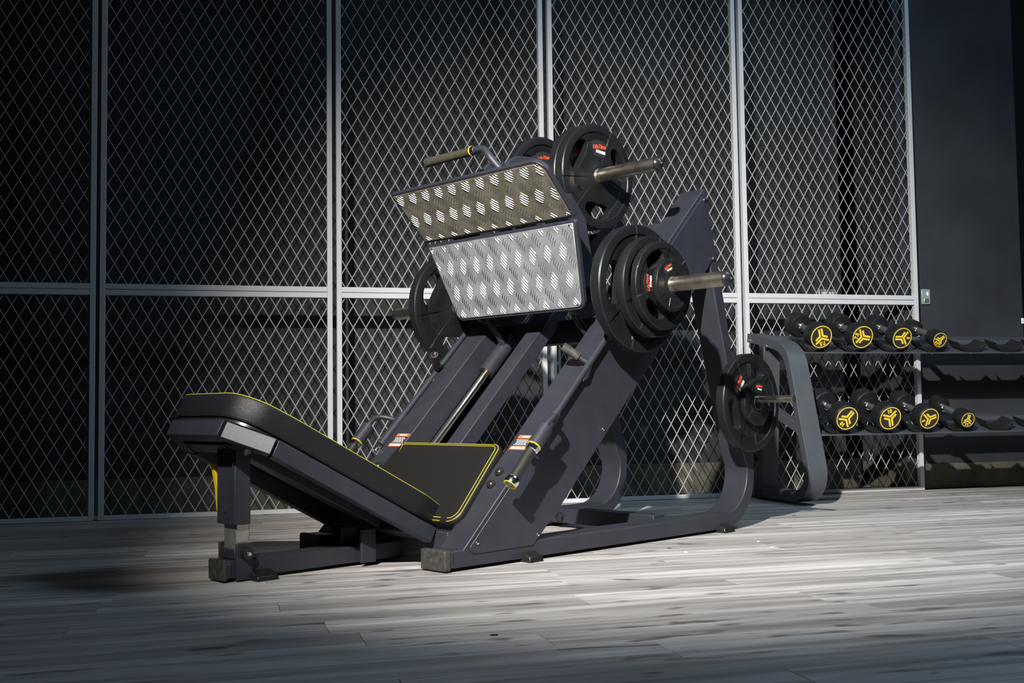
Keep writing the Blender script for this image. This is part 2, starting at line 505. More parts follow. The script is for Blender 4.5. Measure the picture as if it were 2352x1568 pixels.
    for i in range(5):
        s_ = .3755 - i * .0038
        x = va + (.001 if i in (0, 4) else .006); q = MB()
        while x < vb - .012:
            L_ = random.uniform(.006, .015); x2 = min(x + L_, vb - .006)
            hh = .0012
            q.add([rail(s_ - .0008, x, hh), rail(s_ - .0008, x2, hh), rail(s_ + .0008, x2, hh), rail(s_ + .0008, x, hh)], [(0, 1, 2, 3)])
            x = x2 + .0022
        q.build('label_text', M['white'], press)['kind'] = 'stuff'

# spine between the rails, cross members, centre beam
side([(.10, .10), (1.24, 1.24), (1.28, 1.20), (.14, .06)], -.435, -.362, 'spine_beam', FR, press, .003)
MB().box(.085, .150, .108, .655, .030, .105).build('front_cross_member', FR, press, .003)
MB().box(1.095, 1.165, .108, .655, .020, .078).build('rear_cross_member', FR, press, .003)
MB().box(1.215, 1.265, .108, .655, 1.12, 1.19).build('top_cross_member', FR, press, .003)
MB().box(.865, .955, .108, .655, .722, .81).build('middle_cross_member', FR, press, .003)
MB().lathe([(0, .013), (.008, .018), (.018, .016), (.024, .006), (.0245, 0)], P(1.095, -.58, .045), P(-1, 0, 0), 18).build('bumper_bolt', M['plastic'], press)
MB().box(-.540, .10, .338, .422, .011, .062).build('centre_beam', FR, press, .003)
MB().box(-.556, -.539, .336, .424, .005, .065).build('end_cap', M['dusty_plastic'], press, .006, 3)
MB().box(-.531, -.529, .3365, .338, .022, .050).build('slot_mark', M['black'], press)
# pivot bracket under the seat
for y_ in (.300, .400): MB().box(-.10, -.045, y_, y_ + .012, .012, .115).build('pivot_bracket', FR, press, .002)
# foot under the centre beam
f_ = MB().add([P(-.475, -.42, 0), P(-.402, -.42, 0), P(-.402, -.288, 0), P(-.475, -.288, 0), P(-.475, -.42, .020), P(-.402, -.42, .020),
               P(-.405, -.330, .028), P(-.472, -.330, .028), P(-.405, -.290, .014), P(-.472, -.290, .014)],
              [(0, 1, 2, 3), (4, 5, 6, 7), (7, 6, 8, 9), (0, 4, 7, 9, 3), (1, 2, 8, 6, 5), (2, 3, 9, 8), (0, 1, 5, 4)])
f_.build('rubber_foot', M['plastic'], press, .003)
# telescopic backrest support
for y_ in (.328, .423): MB().box(-.518, -.466, y_, y_ + .009, .004, .108).build('clevis_plate', FR, press, .0015)
MB().box(-.510, -.466, .345, .414, .085, .17).build('inner_post', M['zinc'], press, .003)
MB().box(-.520, -.462, .338, .422, .062, .092).build('post_foot', FR, press, .003)
upost = MB().box(-.525, -.473, .327, .428, .162, .400).build('outer_post', FR, press, .003)
MB().lathe([(0, .012), (.002, .012), (.002, .0085), (.0005, .0085), (.0005, 0)], P(-.525, -.385, .205), P(-1, 0, 0), 20).build('spring_pin', M['dark'], upost)
MB().tube([P(-.489, -.310, .0805), P(-.489, -.328, .0805)], .0175, 24).build('pivot_boss', M['plastic'], press, .003)
MB().lathe([(0, .0075), (.003, .007), (.0042, .0045), (.003, .003), (.003, 0)], P(-.489, -.3095, .0805), P(0, 1, 0), 16).build('pivot_bolt', M['bolt'], press)
# yellow release lever beside the post
MB().prism([(-.005, 0), (.005, 0), (.0045, -.052), (.0075, -.07), (.004, -.135), (-.004, -.135), (-.0055, -.07), (-.008, -.05)], -.012, .006,
           fn=lambda p: P(-.500 + p[0] * 1.3 + (-.010 if abs(p[2]) < .04 else 0) + abs(p[2]) * .06, -.475 - p[1], .334 + p[2] * 1.05)).build('release_lever', M['ylever'], press, .0015)

# ------------------------------------------------------------------ backrest frame and pad
back = empty('backrest', P(0, VC, 0), parent=press)


def BP(u, v, w): return Vector((u, -(v - VC), w))


BA = Vector((-.491, 0, .409)); BT = Vector((.890, 0, -.456)).normalized(); BN = Vector((.456, 0, .890)).normalized()


def bench_pt(s_, v, h): return BA + BT * s_ + BN * h + Vector((0, -(v - VC), 0))


def bench_prism(outline, h0, h1):
    n = len(outline)
    v = [bench_pt(a_, b_, h0) for a_, b_ in outline] + [bench_pt(a_, b_, h1) for a_, b_ in outline]
    f = [tuple(range(n)), tuple(range(2 * n - 1, n - 1, -1))] + [(i, i + n, (i + 1) % n + n, (i + 1) % n) for i in range(n)]
    return MB().add(v, f)


VN, VF = -.160, -.655
tubes = [('side_tube', [(.008, VN), (.647, VN), (.652, VN - .045), (.024, VN - .045)]),
         ('corner_tube', [(0, VN), (-.112, VN - .097), (-.075, VN - .118), (.018, VN - .042)]),
         ('head_tube', [(-.121, VN - .100), (-.121, VF + .100), (-.076, VF + .118), (-.076, VN - .118)]),
         ('corner_tube', [(0, VF), (-.112, VF + .097), (-.075, VF + .118), (.018, VF + .042)]),
         ('side_tube', [(.008, VF), (.647, VF), (.652, VF + .045), (.024, VF + .045)])]
for nm, ol in tubes: bench_prism(ol, -.049, 0).build(nm, FR, back, .0025)
bench_prism([(.58, VN - .045), (.63, VN - .045), (.63, VF + .045), (.58, VF + .045)], -.046, -.004).build('lower_crossbar', FR, back, .003)
bench_prism([(-.045, VN - .07), (.015, VN - .046), (.015, VF + .046), (-.045, VF + .07)], -.044, -.003).build('post_crossbar', FR, back, .003)
bench_prism([(.0, VC - .03), (.60, VC - .03), (.60, VC + .03), (.0, VC + .03)], -.040, -.004).build('centre_strip', FR, back, .003)
MB().lathe([(0, .011), (.003, .010), (.003, .006), (.001, .006), (.001, 0)], BP(-.520, -.27, .372), P(0, 1, 0), 18).build('pivot_end', M['bolt'], back)


def resample(pts, n):
    d = [0]
    for a_, b_ in zip(pts, pts[1:]): d.append(d[-1] + math.hypot(b_[0] - a_[0], b_[1] - a_[1]))
    out = []
    for i in range(n):
        t = d[-1] * i / (n - 1); j = 0
        while j < len(d) - 2 and d[j + 1] < t: j += 1
        k = (t - d[j]) / (d[j + 1] - d[j]); out.append((pts[j][0] + (pts[j + 1][0] - pts[j][0]) * k, pts[j][1] + (pts[j + 1][1] - pts[j][1]) * k))
    return out


def rounded(poly, rad, n=6):
    out = []; N_ = len(poly)
    for i in range(N_):
        p = Vector(poly[i]); a_ = Vector(poly[i - 1]); b_ = Vector(poly[(i + 1) % N_]); r = rad[i]
        if r <= 0: out.append(tuple(p)); continue
        da = (a_ - p).normalized(); db = (b_ - p).normalized(); ang = da.angle(db); t = r / math.tan(ang / 2)
        c = p + (da + db).normalized() * (r / math.sin(ang / 2)); s0 = p + da * t; s1 = p + db * t
        for k in range(n + 1):
            q = (s0 - c).lerp(s1 - c, k / n).normalized() * r; out.append(tuple(c + q))
    return out


def inset_poly(poly, d):
    n = len(poly); out = []; area = sum(poly[i - 1][0] * poly[i][1] - poly[i][0] * poly[i - 1][1] for i in range(n)); sg = 1 if area > 0 else -1
    for i in range(n):
        a_ = Vector(poly[i - 1]); p = Vector(poly[i]); b_ = Vector(poly[(i + 1) % n])
        d1 = (p - a_).normalized(); d2 = (b_ - p).normalized(); n1 = Vector((-d1.y, d1.x)); n2 = Vector((-d2.y, d2.x)); bs = (n1 + n2).normalized()
        out.append(tuple(p + bs * (sg * d / max(.5, bs.dot(n1)))))
    return out


def cushion(name, outline, org, ax, ay, nz, h0, h1, m_, parent, r=.012, crown=.006, stitches=(.006, .014), th_r=.0008, keep=None):
    """upholstered pad: plan outline extruded along nz with a rounded, slightly crowned top"""
    mb = MB(); n = len(outline); rings = []
    prof = [(.004, h0), (0, h0 + .006), (0, h1 - r)] + [(r - r * math.cos(math.radians(90 * k / 5)), h1 - r + r * math.sin(math.radians(90 * k / 5))) for k in range(1, 6)]
    last = inset_poly(outline, r); cx_ = sum(p[0] for p in last) / n; cy_ = sum(p[1] for p in last) / n
    prof += [(-.85, h1 + crown * .45), (-.6, h1 + crown * .85), (-.3, h1 + crown), (-.05, h1 + crown)]
    for (ins, h_) in prof:
        if ins < 0: q = [(cx_ + (a_ - cx_) * -ins, cy_ + (b_ - cy_) * -ins) for a_, b_ in last]
        else: q = inset_poly(outline, ins) if ins > 0 else outline
        rings.append([org + ax * a_ + ay * b_ + nz * h_ for a_, b_ in q])
    v = [p for g_ in rings for p in g_]; f = []
    for i in range(len(rings) - 1):
        for k in range(n): f.append((i * n + k, i * n + (k + 1) % n, (i + 1) * n + (k + 1) % n, (i + 1) * n + k))
    f += [tuple(range(n)), tuple((len(rings) - 1) * n + k for k in range(n))]
    o = mb.add(v, f, True).build(name, m_, parent, auto=50)
    for ins in stitches:
        q = inset_poly(outline, ins)
        hh = h1 - r + math.sqrt(max(0, r * r - max(0, r - ins) ** 2))
        pts = [org + ax * a_ + ay * b_ + nz * (hh + .0003) for a_, b_ in q]
        if keep: runs = [[p for p, k_ in zip(pts, q) if keep(k_)]]
        else: runs = [pts + [pts[0]]]
        for rn in runs: MB().tube(rn, th_r, 5, cap=False).build('stitching', M['thread'], o)
    return o


def dense(poly, step=.03):
    out = []
    for a_, b_ in zip(poly, poly[1:] + poly[:1]):
        L_ = math.hypot(b_[0] - a_[0], b_[1] - a_[1]); k = max(1, int(L_ / step))
        out += [(a_[0] + (b_[0] - a_[0]) * i / k, a_[1] + (b_[1] - a_[1]) * i / k) for i in range(k)]
    return out


VP0, VP1 = -.176, -.640
pol = dense(rounded([(-.127, VP0 - .02), (.05, VP0), (.58, VP0 - .003), (.690, VP0 - .035), (.690, VP1 + .035), (.58, VP1 + .003), (.05, VP1), (-.127, VP1 + .02)],
                    [.115, .2, .10, .035, .035, .10, .2, .115], 8))
cushion('back_pad', pol, BA + Vector((0, VC, 0)), BT, Vector((0, -1, 0)), BN, .011, .084, M['vinyl'], back, r=.010, crown=.006, stitches=(.0035, .0125))
bench_prism(inset_poly(pol, .012), .001, .0112).build('pad_board', M['plastic'], back)

seat = empty('seat', P(0, VC, 0), parent=press)
SA = Vector((.095, 0, .135)); ST = Vector((1, 0, 1)).normalized(); SN = Vector((-1, 0, 1)).normalized()
spol = dense(rounded([(0, -.083), (.333, -.118), (.333, -.640), (0, -.675)], [.045, .035, .035, .045], 8))
cushion('seat_pad', spol, SA + Vector((0, VC, 0)), ST, Vector((0, -1, 0)), SN, -.052, .0, M['vinyl_seat'], seat, r=.014, crown=.004, stitches=(.0045, .0145), keep=lambda k_: k_[1] > -.56 or (k_[0] > .26 and k_[1] > -.622))
q = [SA + ST * a_ + Vector((0, -(b_ - VC), 0)) + SN * h_ for h_ in (-.066, -.052) for a_, b_ in ((.03, -.14), (.30, -.14), (.30, -.62), (.03, -.62))]
MB().add(q, [(0, 1, 2, 3), (4, 5, 6, 7), (0, 1, 5, 4), (1, 2, 6, 5), (2, 3, 7, 6), (3, 0, 4, 7)]).build('seat_board', M['plastic'], seat)

# ------------------------------------------------------------------ sled
sled = empty('sled', P(.7, VC, .9), parent=press)
SO = Vector(sled.location)


def sbuild(mb, name, m_, bevel=0, seg=2, auto=35):
    o = mb.build(name, m_, sled, bevel=bevel, seg=seg, auto=auto)
    o.data.transform(Matrix.Translation(-SO)); return o


def plane_prism(poly, org, ax, ay, nz, t0, t1):
    """2D polygon in a plane of the machine frame -> solid between offsets t0,t1 along nz"""
    n = len(poly)
    v = [org + ax * p[0] + ay * p[1] + nz * t0 for p in poly] + [org + ax * p[0] + ay * p[1] + nz * t1 for p in poly]
    f = [tuple(range(n)), tuple(range(2 * n - 1, n - 1, -1))] + [(i, i + n, (i + 1) % n + n, (i + 1) % n) for i in range(n)]
    return MB().add(v, f)


def inside(pt, poly):
    x, y_ = pt; c = False; n = len(poly); j = n - 1
    for i in range(n):
        xi, yi = poly[i]; xj, yj = poly[j]
        if (yi > y_) != (yj > y_) and x < (xj - xi) * (y_ - yi) / (yj - yi) + xi: c = not c
        j = i
    return c


def footplate(org, down, nrm, outline, radii, m_plate, pitch, ang, ph, name):
    ax = P(0, 1, 0)
    out = rounded(outline, radii)
    sbuild(plane_prism(out, org, ax, down, nrm, -.020, -.0035), name + '_frame', FR, .002)
    # inset plate
    c = Vector((sum(p[0] for p in outline) / len(outline), sum(p[1] for p in outline) / len(outline)))
    ins = []
    N_ = len(outline)
    for i in range(N_):
        p = Vector(outline[i]); a_ = Vector(outline[i - 1]); b_ = Vector(outline[(i + 1) % N_])
        da = (p - a_).normalized(); db = (b_ - p).normalized()
        na = Vector((-da.y, da.x)); nb = Vector((-db.y, db.x))
        if na.dot(c - p) < 0: na = -na
        if nb.dot(c - p) < 0: nb = -nb
        bis = (na + nb).normalized(); ins.append(tuple(p + bis * (.011 / max(.3, bis.dot(na)))))
    inr = rounded(ins, [max(0, r - .010) for r in radii])
    pl = sbuild(plane_prism(inr, org, ax, down, nrm, -.0040, .0005), name, m_plate, .0008, 1)
    # raised five bar tread
    mb = MB(); p_, q_ = pitch
    nb = 5
    for i in range(-8, 9):
        for j in range(-2, 6):
            for k in (0, 1):
                cx = (i + .5 * k) * p_ + ph[0]; cy = (j + .5 * k) * q_ + ph[1]
                an = math.radians(ang[k]); sn = math.radians(ang[1 - k]); d = Vector((math.sin(an), math.cos(an))); s_ = Vector((d.y, -d.x))
                st_ = Vector((math.sin(sn), math.cos(sn))) * .0108
                for b in range(nb):
                    cc = Vector((cx, cy)) + st_ * (b - 2)
                    hl = (.0215 if k == 0 else .0175) * (1 - .10 * abs(b - 2)); hwid = .0024
                    if not inside(tuple(cc), inr): continue
                    la = next((f_ for f_ in (1, .75, .5, .25, 0) if inside(tuple(cc - d * hl * f_), inr)), 0)
                    lb = next((f_ for f_ in (1, .75, .5, .25, 0) if inside(tuple(cc + d * hl * f_), inr)), 0)
                    if la + lb < .6: continue
                    e0 = cc - d * hl * la; e1 = cc + d * hl * lb
                    bow = s_ * (-.0016 * (la + lb) / 2)
                    pts = [(e0, .05), (e0 * .8 + e1 * .2 + bow * .64, .85), (e0 * .5 + e1 * .5 + bow, 1), (e0 * .2 + e1 * .8 + bow * .64, .85), (e1, .05)]
                    vs = []
                    for (pp, h_) in pts:
                        w_ = hwid * (.25 if h_ < .1 else 1)
                        for qa in (0, 30, 65, 90, 115, 150, 180):
                            q = pp - s_ * (w_ * math.cos(math.radians(qa))); vs.append(org + ax * q.x + down * q.y + nrm * (.0003 + .0026 * h_ * math.sin(math.radians(qa))))
                    fs = []
                    for a_ in range(4):
                        for b_ in range(6): fs.append((a_ * 7 + b_, a_ * 7 + b_ + 1, a_ * 7 + b_ + 8, a_ * 7 + b_ + 7))
                    mb.add(vs, fs, True)
    t = mb.build('tread_bars', M['tread'] if m_plate is M['alu'] else M['tread'], pl, auto=80)
    t.data.transform(Matrix.Translation(-SO)); t['kind'] = 'stuff'
    # rivets in the corners
    for (x, y_) in [ins[i] for i in range(N_)]:
        v_ = Vector((x, y_)); v_ = v_ + (c - v_).normalized() * .018
        r_ = MB().lathe([(0, .0045), (.0018, .0035), (.0024, 0)], org + ax * v_.x + down * v_.y + nrm * .0005, nrm, 12).build('rivet', M['bolt'], pl)
        r_.data.transform(Matrix.Translation(-SO))
    return pl


oU = P(.3865, VC, 1.2885); dU = P(.7071, 0, -.7071); nU = P(-.7071, 0, -.7071)
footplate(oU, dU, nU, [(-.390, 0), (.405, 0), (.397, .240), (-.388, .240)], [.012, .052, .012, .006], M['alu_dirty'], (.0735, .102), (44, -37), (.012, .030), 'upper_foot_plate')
oL = P(.556, VC, 1.121); dL = Vector(P(.103, 0, -.294)).normalized(); nL = P(-.294, 0, -.103).normalized()
footplate(oL, dL, nL, [(-.386, .008), (.392, .008), (.337, .320), (-.320, .320)], [.006, .010, .035, .035], M['alu'], (.0735, .098), (35, -28), (.01, .012), 'lower_foot_plate')
# sled body
for v0, v1 in ((-.150, -.132), (mir(-.150), mir(-.132))):
    sbuild(MB().prism([(.565, 1.11), (.655, .85), (.70, .815), (.80, .80), (.845, .84), (.835, .92), (.81, 1.0), (.775, 1.16), (.70, 1.24), (.50, 1.215)], -v0, -v1), 'side_plate', FR, .003)
sbuild(MB().box(.79, .84, .14, .625, .87, .95), 'cross_beam', FR, .004)
for v0, v1 in ((-.330, -.310), (-.455, -.435)):
    arm_ = arc(.635, 1.300, .095, 200, 95, 10) + arc(.945, 1.345, .07, 85, -90, 10) + [(.80, 1.13), (.58, 1.14)]
    sbuild(MB().prism(arm_, -v0, -v1), 'horn_bracket', FR, .003)
sbuild(MB().tube([P(.935, -.305, 1.347), P(.935, -.46, 1.347)], .045, 28), 'horn_boss', FR, .003)
# guide bushings, curved arms
for g in ((lambda v: v), mir):
    gv = g(-.145)
    sbuild(MB().lathe([(0, .016), (0, .030), (.148, .030), (.148, .016)], rail(.672, gv, -.083), P(1, 0, 1), 28), 'guide_bushing', FR)
    sbuild(MB().lathe([(-.001, .0145), (-.001, .022), (.004, .022), (.004, .0145)], rail(.672, gv, -.083), P(1, 0, 1), 24), 'bushing_ring', M['brass'])
    pa = smooth_path([P(.700, g(-.150), .86), P(.745, g(-.160), .800), P(.795, g(-.158), .752), P(.815, g(-.150), .705), P(.790, g(-.145), .664)], 6)
    sbuild(MB().tube(pa, .013, 14, rr=[.009 + .005 * min(1, i / 10) for i in range(len(pa))]), 'bushing_arm', FR)
# hand bar on top
hb = smooth_path([P(.520, -.215, 1.215), P(.470, -.232, 1.290), P(.440, -.268, 1.350), P(.440, -.300, 1.386), P(.440, -.335, 1.394), P(.440, -.375, 1.394)], 7)
sbuild(MB().tube(hb, .0135, 18), 'hand_bar', FR)
gb = P(.440, -.350, 1.3935); gd = P(0, -1, 0)
sbuild(MB().lathe([(0, 0), (0, .016), (.014, .0175), (.016, .014), (.016, 0)], gb, gd, 24), 'bar_collar', M['chrome'])
sbuild(MB().lathe([(.015, .012), (.015, .0185), (.0185, .0185), (.0185, .012)], gb, gd, 24), 'bar_ring', M['yellow'])
sbuild(MB().lathe([(.018, 0), (.018, .0155), (.240, .0165), (.240, 0)], gb, gd, 24), 'bar_grip', M['brown_grip'])
sbuild(MB().lathe([(.238, 0), (.238, .0185), (.262, .0185), (.266, .0155), (.266, 0)], gb, gd, 24), 'bar_end', M['dusty_plastic'])
# weight sleeves
for sg in (1, -1):
    vv = lambda v: v if sg == 1 else mir(v)
    for (uu, ww, v_in, v_tip, nm) in ((.776, .888, -.135, .462, 's'), (.935, 1.347, -.305, .070, 'h')):
        dd = P(0, sg, 0)
        if nm == 's':
            sbuild(MB().lathe([(0, 0), (0, .036), (.058, .036), (.060, .034), (.060, 0)], P(uu, vv(v_in), ww), dd, 32), 'sleeve_collar', FR)
            sbuild(MB().lathe([(.058, 0), (.058, .022), (.19, .022), (.19, 0)], P(uu, vv(v_in), ww), dd, 24), 'sleeve_core', FR)
        L_ = v_tip - v_in
        s0 = .17 if nm == 's' else .01
        sbuild(MB().lathe([(s0, 0), (s0, .0250), (L_ - .004, .0250), (L_, .0245)], P(uu, vv(v_in), ww), dd, 36), 'weight_sleeve', M['steel'])
        sbuild(MB().lathe([(L_ - .001, .0262), (L_ + .001, .0262), (L_ + .008, .0235), (L_ + .015, .016), (L_ + .019, .007), (L_ + .0185, .005), (L_ + .016, .003), (L_ + .016, 0)], P(uu, vv(v_in), ww), dd, 30), 'sleeve_tip', M['plastic'])
        sbuild(MB().lathe([(L_ + .0182, .0065), (L_ + .0200, .0060), (L_ + .0200, .0035), (L_ + .0170, .0030), (L_ + .0170, 0)], P(uu, vv(v_in), ww), dd, 16), 'tip_bolt', M['bolt'])
# storage peg on the rear posts
for sg in (1, -1):
    vv = (lambda v: v) if sg == 1 else mir
    MB().tube([P(1.500, vv(-.02), .504), P(1.500, vv(.252), .504)], .0130, 24).build('storage_peg', M['steel'], press, .001)

# ------------------------------------------------------------------ weight plates


def plate_mesh(R, T, holes=True, insert=.0262):
    """axis along -y (front). returns MB. R radius, T thickness"""
    # angular samples
    ths = set()
    N_ = 120 if R > .12 else 84
    for i in range(N_): ths.add(round(360 * i / N_, 4))
    hcs = (150, 30, 270) if holes else ()
    dl = 29
    for c in hcs:
        for x in (-1, -.985, -.95, -.9, -.8, .8, .9, .95, .985, 1): ths.add(round((c + dl * x) % 360, 4))
    wide = [(109, 191), (-11, 71), (229, 311)]    # raised grip blocks
    for a_, b_ in wide:
        for q in (a_ - .6, a_ + .6, b_ - .6, b_ + .6): ths.add(round(q % 360, 4))
    ths = sorted(ths)

    def raised(t):
        for a_, b_ in wide:
            if a_ <= t <= b_ or a_ <= t - 360 <= b_ or a_ <= t + 360 <= b_: return True
        return False

    def hole(t):
        for c in hcs:
            d_ = abs((t - c + 180) % 360 - 180)
            if d_ < dl: return math.sqrt(max(0, 1 - (d_ / dl) ** 2.6))
        return 0.
    rc, hh = .675, .150
    t2 = T / 2
    # rings: (radius fn, height fn)
    def prof(t):
        w_ = raised(t); h = hole(t)
        low = t2 * .62
        web = t2 * .80 if w_ else low
        rim = t2 if w_ else t2 * .86
        rings = [(insert / R, t2 * 1.02), (insert / R * 1.25, t2 * 1.04), (insert / R * 1.5, t2 * .98), (insert / R * 1.75, t2 * .80), (.45 if holes else .52, web * .97)]
        if holes:
            rings += [(rc - hh * h - .012, web), (rc - hh * h, web - .0012), (rc + hh * h, web - .0012), (rc + hh * h + .012, web)]
        rings += [(.835, web if not w_ else web * 1.0), (.85, rim), (.955, rim), (.985, rim * .93), (1.0, rim * .72)]
        return rings
    mb = MB(); v = []; n = len(ths); K = None
    prs = [prof(t) for t in ths]; K = len(prs[0])
    for s_ in (-1, 1):
        for t, pr in zip(ths, prs):
            a_ = math.radians(t)
            for (r_, h_) in pr: v.append((R * r_ * math.cos(a_), s_ * h_, R * r_ * math.sin(a_)))
    f = []
    ih = 6
    for s_ in (0, 1):
        base = s_ * n * K
        for i in range(n):
            j = (i + 1) % n
            for k in range(K - 1):
                if holes and k == ih:   # between r_in and r_out: no face (collapsed or open)
                    continue
                q = (base + i * K + k, base + i * K + k + 1, base + j * K + k + 1, base + j * K + k)
                f.append(q if s_ == 0 else q[::-1])
    for i in range(n):
        j = (i + 1) % n
        f.append((i * K + K - 1, j * K + K - 1, n * K + j * K + K - 1, n * K + i * K + K - 1))
        f.append((i * K, n * K + i * K, n * K + j * K, j * K))
        if holes and (hole(ths[i]) > 0 or hole(ths[j]) > 0):
            f.append((i * K + ih, j * K + ih, n * K + j * K + ih, n * K + i * K + ih))
            f.append((i * K + ih + 1, n * K + i * K + ih + 1, n * K + j * K + ih + 1, j * K + ih + 1))
    mb.add(v, f, True); return mb


def weld(o, d=.0003):
    bm = bmesh.new(); bm.from_mesh(o.data); bmesh.ops.remove_doubles(bm, verts=bm.verts, dist=d)
    bmesh.ops.recalc_face_normals(bm, faces=bm.faces); bm.to_mesh(o.data); bm.free()
    try: o.data.set_sharp_from_angle(angle=math.radians(32))
    except Exception: pass


TX = Matrix.Rotation(PI / 2, 4, 'X')


def weight_plate(R, T, u, v, w, roll, num, label, holes=True, group=None):
    """v = outer (front) face position; roll in degrees, counter-clockwise seen from the front"""
    front = v
    e = empty('weight_plate', mw(u, front - T / 2, w), (0, -math.radians(roll), AM))
    tag(e, label, 'weight plate', group)
    b = plate_mesh(R, T, holes).build('plate_body', M['rubber'], e); weld(b)
    hub = MB().lathe([(-T / 2 * 1.03, .0255), (-T / 2 * 1.03, .0300), (-T / 2 * 1.10, .0300), (-T / 2 * 1.12, .0255)], (0, 0, 0), (0, 1, 0), 36)
    hub.lathe([(T / 2 * 1.12, .0255), (-T / 2 * 1.12, .0255)], (0, 0, 0), (0, 1, 0), 36)
    hub.lathe([(T / 2 * 1.03, .0300), (T / 2 * 1.12, .0300), (T / 2 * 1.12, .0255)], (0, 0, 0), (0, 1, 0), 36)
    hub.build('hub_ring', M['steel'], e)
    # logo patch
    k = R * 1.0
    lc = .535 * R if holes else .66 * R
    pr, pz = (.27 * R, .17 * R) if holes else (.31 * R, .21 * R)
    yl = -T / 2 * (.66 if holes else .66)
    q = MB(); nn = 32
    ring = [(pr * math.cos(2 * PI * i / nn), 0, lc + pz * math.sin(2 * PI * i / nn)) for i in range(nn)]
    q.add([(x, yl + .001, z_) for x, _, z_ in ring] + [(x, yl - .0016, z_) for x, _, z_ in ring],
          [tuple(range(nn)), tuple(range(2 * nn - 1, nn - 1, -1))] + [(i, (i + 1) % nn, (i + 1) % nn + nn, i + nn) for i in range(nn)])
    lp = q.build('logo_patch', M['patch'], e, auto=40)
    s = pr * 2 / .155 * .155
    mt = Matrix.Translation((0, yl - .0022, lc + pz * .22)) @ TX @ Matrix.Rotation(math.radians(9), 4, 'Z')
    text_obj('LifeTime', pr * .40, 'logo_text', M['red'], lp, mt, shear=.35, bold=pr * .012)
    mt = Matrix.Translation((pr * .18, yl - .0022, lc - pz * .36)) @ TX
    text_obj('FITNESS', pr * .27, 'logo_text', M['white'], lp, mt, bold=pr * .014)
    # moulded number
    an = math.radians(212); rn = .60 * R if holes else .70 * R
    mt = Matrix.Translation((rn * math.cos(an), yl - .0012, rn * math.sin(an))) @ TX @ Matrix.Rotation(an + PI * .5 - PI + PI, 4, 'Z')
    mt = Matrix.Translation((rn * math.cos(an), yl - .0006, rn * math.sin(an))) @ TX @ Matrix.Rotation(an - PI * 1.5 + PI, 4, 'Z')
    text_obj(num, (.13 if holes else .20) * R, 'moulded_number', M['rubber'], e, mt, ext=.0012)
    return e


AX2 = (.776, .8865); AX1 = (.935, 1.3455)
weight_plate(.219, .046, AX2[0], .118, AX2[1], -95, '25', 'largest black grip plate on the lower right sleeve, innermost of its stack', group='plates on the lower right sleeve')
weight_plate(.172, .040, AX2[0], .180, AX2[1], -110, '10', 'middle-sized black grip plate on the lower right sleeve, second from the inside', group='plates on the lower right sleeve')
weight_plate(.149, .030, AX2[0], .216, AX2[1], 88, '5', 'black grip plate just behind the small outermost plate on the lower right sleeve', group='plates on the lower right sleeve')
weight_plate(.089, .022, AX2[0], .252, AX2[1], 24, '1.25', 'small solid black 1.25 plate, outermost on the lower right sleeve', holes=False, group='plates on the lower right sleeve')
weight_plate(.198, .039, AX1[0], -.205, AX1[1], -4, '20', 'black grip plate on the top right sleeve, outer one with its logo upright', group='plates on the top sleeves')
weight_plate(.198, .039, AX1[0], -.246, AX1[1], 30, '20', 'black grip plate on the top right sleeve, hidden behind the outer one', group='plates on the top sleeves')
weight_plate(.198, .040, AX1[0], mir(-.246) + .04, AX1[1], 5, '20', 'black grip plate on the top left sleeve behind the upper foot plate', group='plates on the top sleeves')
weight_plate(.219, .046, AX2[0], mir(.118) + .046, AX2[1], 0, '25', 'large black plate marked 25 on the left sleeve beside the lower foot plate')
weight_plate(.191, .040, 1.500, .068, .4915, 50, '15', 'black plate marked 15 hanging on the rear storage peg', group='plates on the rear storage peg')
weight_plate(.090, .022, 1.500, .094, .4915, -10, '1.25', 'small solid black plate hanging in front of the plate marked 15', holes=False, group='plates on the rear storage peg')

# ------------------------------------------------------------------ dumbbell rack
RX = 2.700
rack = empty('dumbbell_rack', (RX, 4.95, 0))
tag(rack, 'two-tier slate grey dumbbell rack with curved end frame and cradles', 'dumbbell rack')
RO = Vector(rack.location)


def rb(mb, name, m_, bevel=0, seg=2, parent=None):
    o = mb.build(name, m_, parent or rack, bevel=bevel, seg=seg); o.data.transform(Matrix.Translation(-RO)); return o


def yz_prism(poly, x0_, x1_):
    n = len(poly); v = [(x0_, p[0], p[1]) for p in poly] + [(x1_, p[0], p[1]) for p in poly]
    return MB().add(v, [tuple(range(n)), tuple(range(2 * n - 1, n - 1, -1))] + [(i, i + n, (i + 1) % n + n, (i + 1) % n) for i in range(n)])


def offset_path(path, t):
    out = []; N_ = len(path)
    for i in range(N_):
        a_ = Vector(path[max(0, i - 1)]); b_ = Vector(path[min(N_ - 1, i + 1)]); d = (b_ - a_).normalized()
        n = Vector((-d.y, d.x)); out.append((path[i][0] + n.x * t, path[i][1] + n.y * t))
    return out


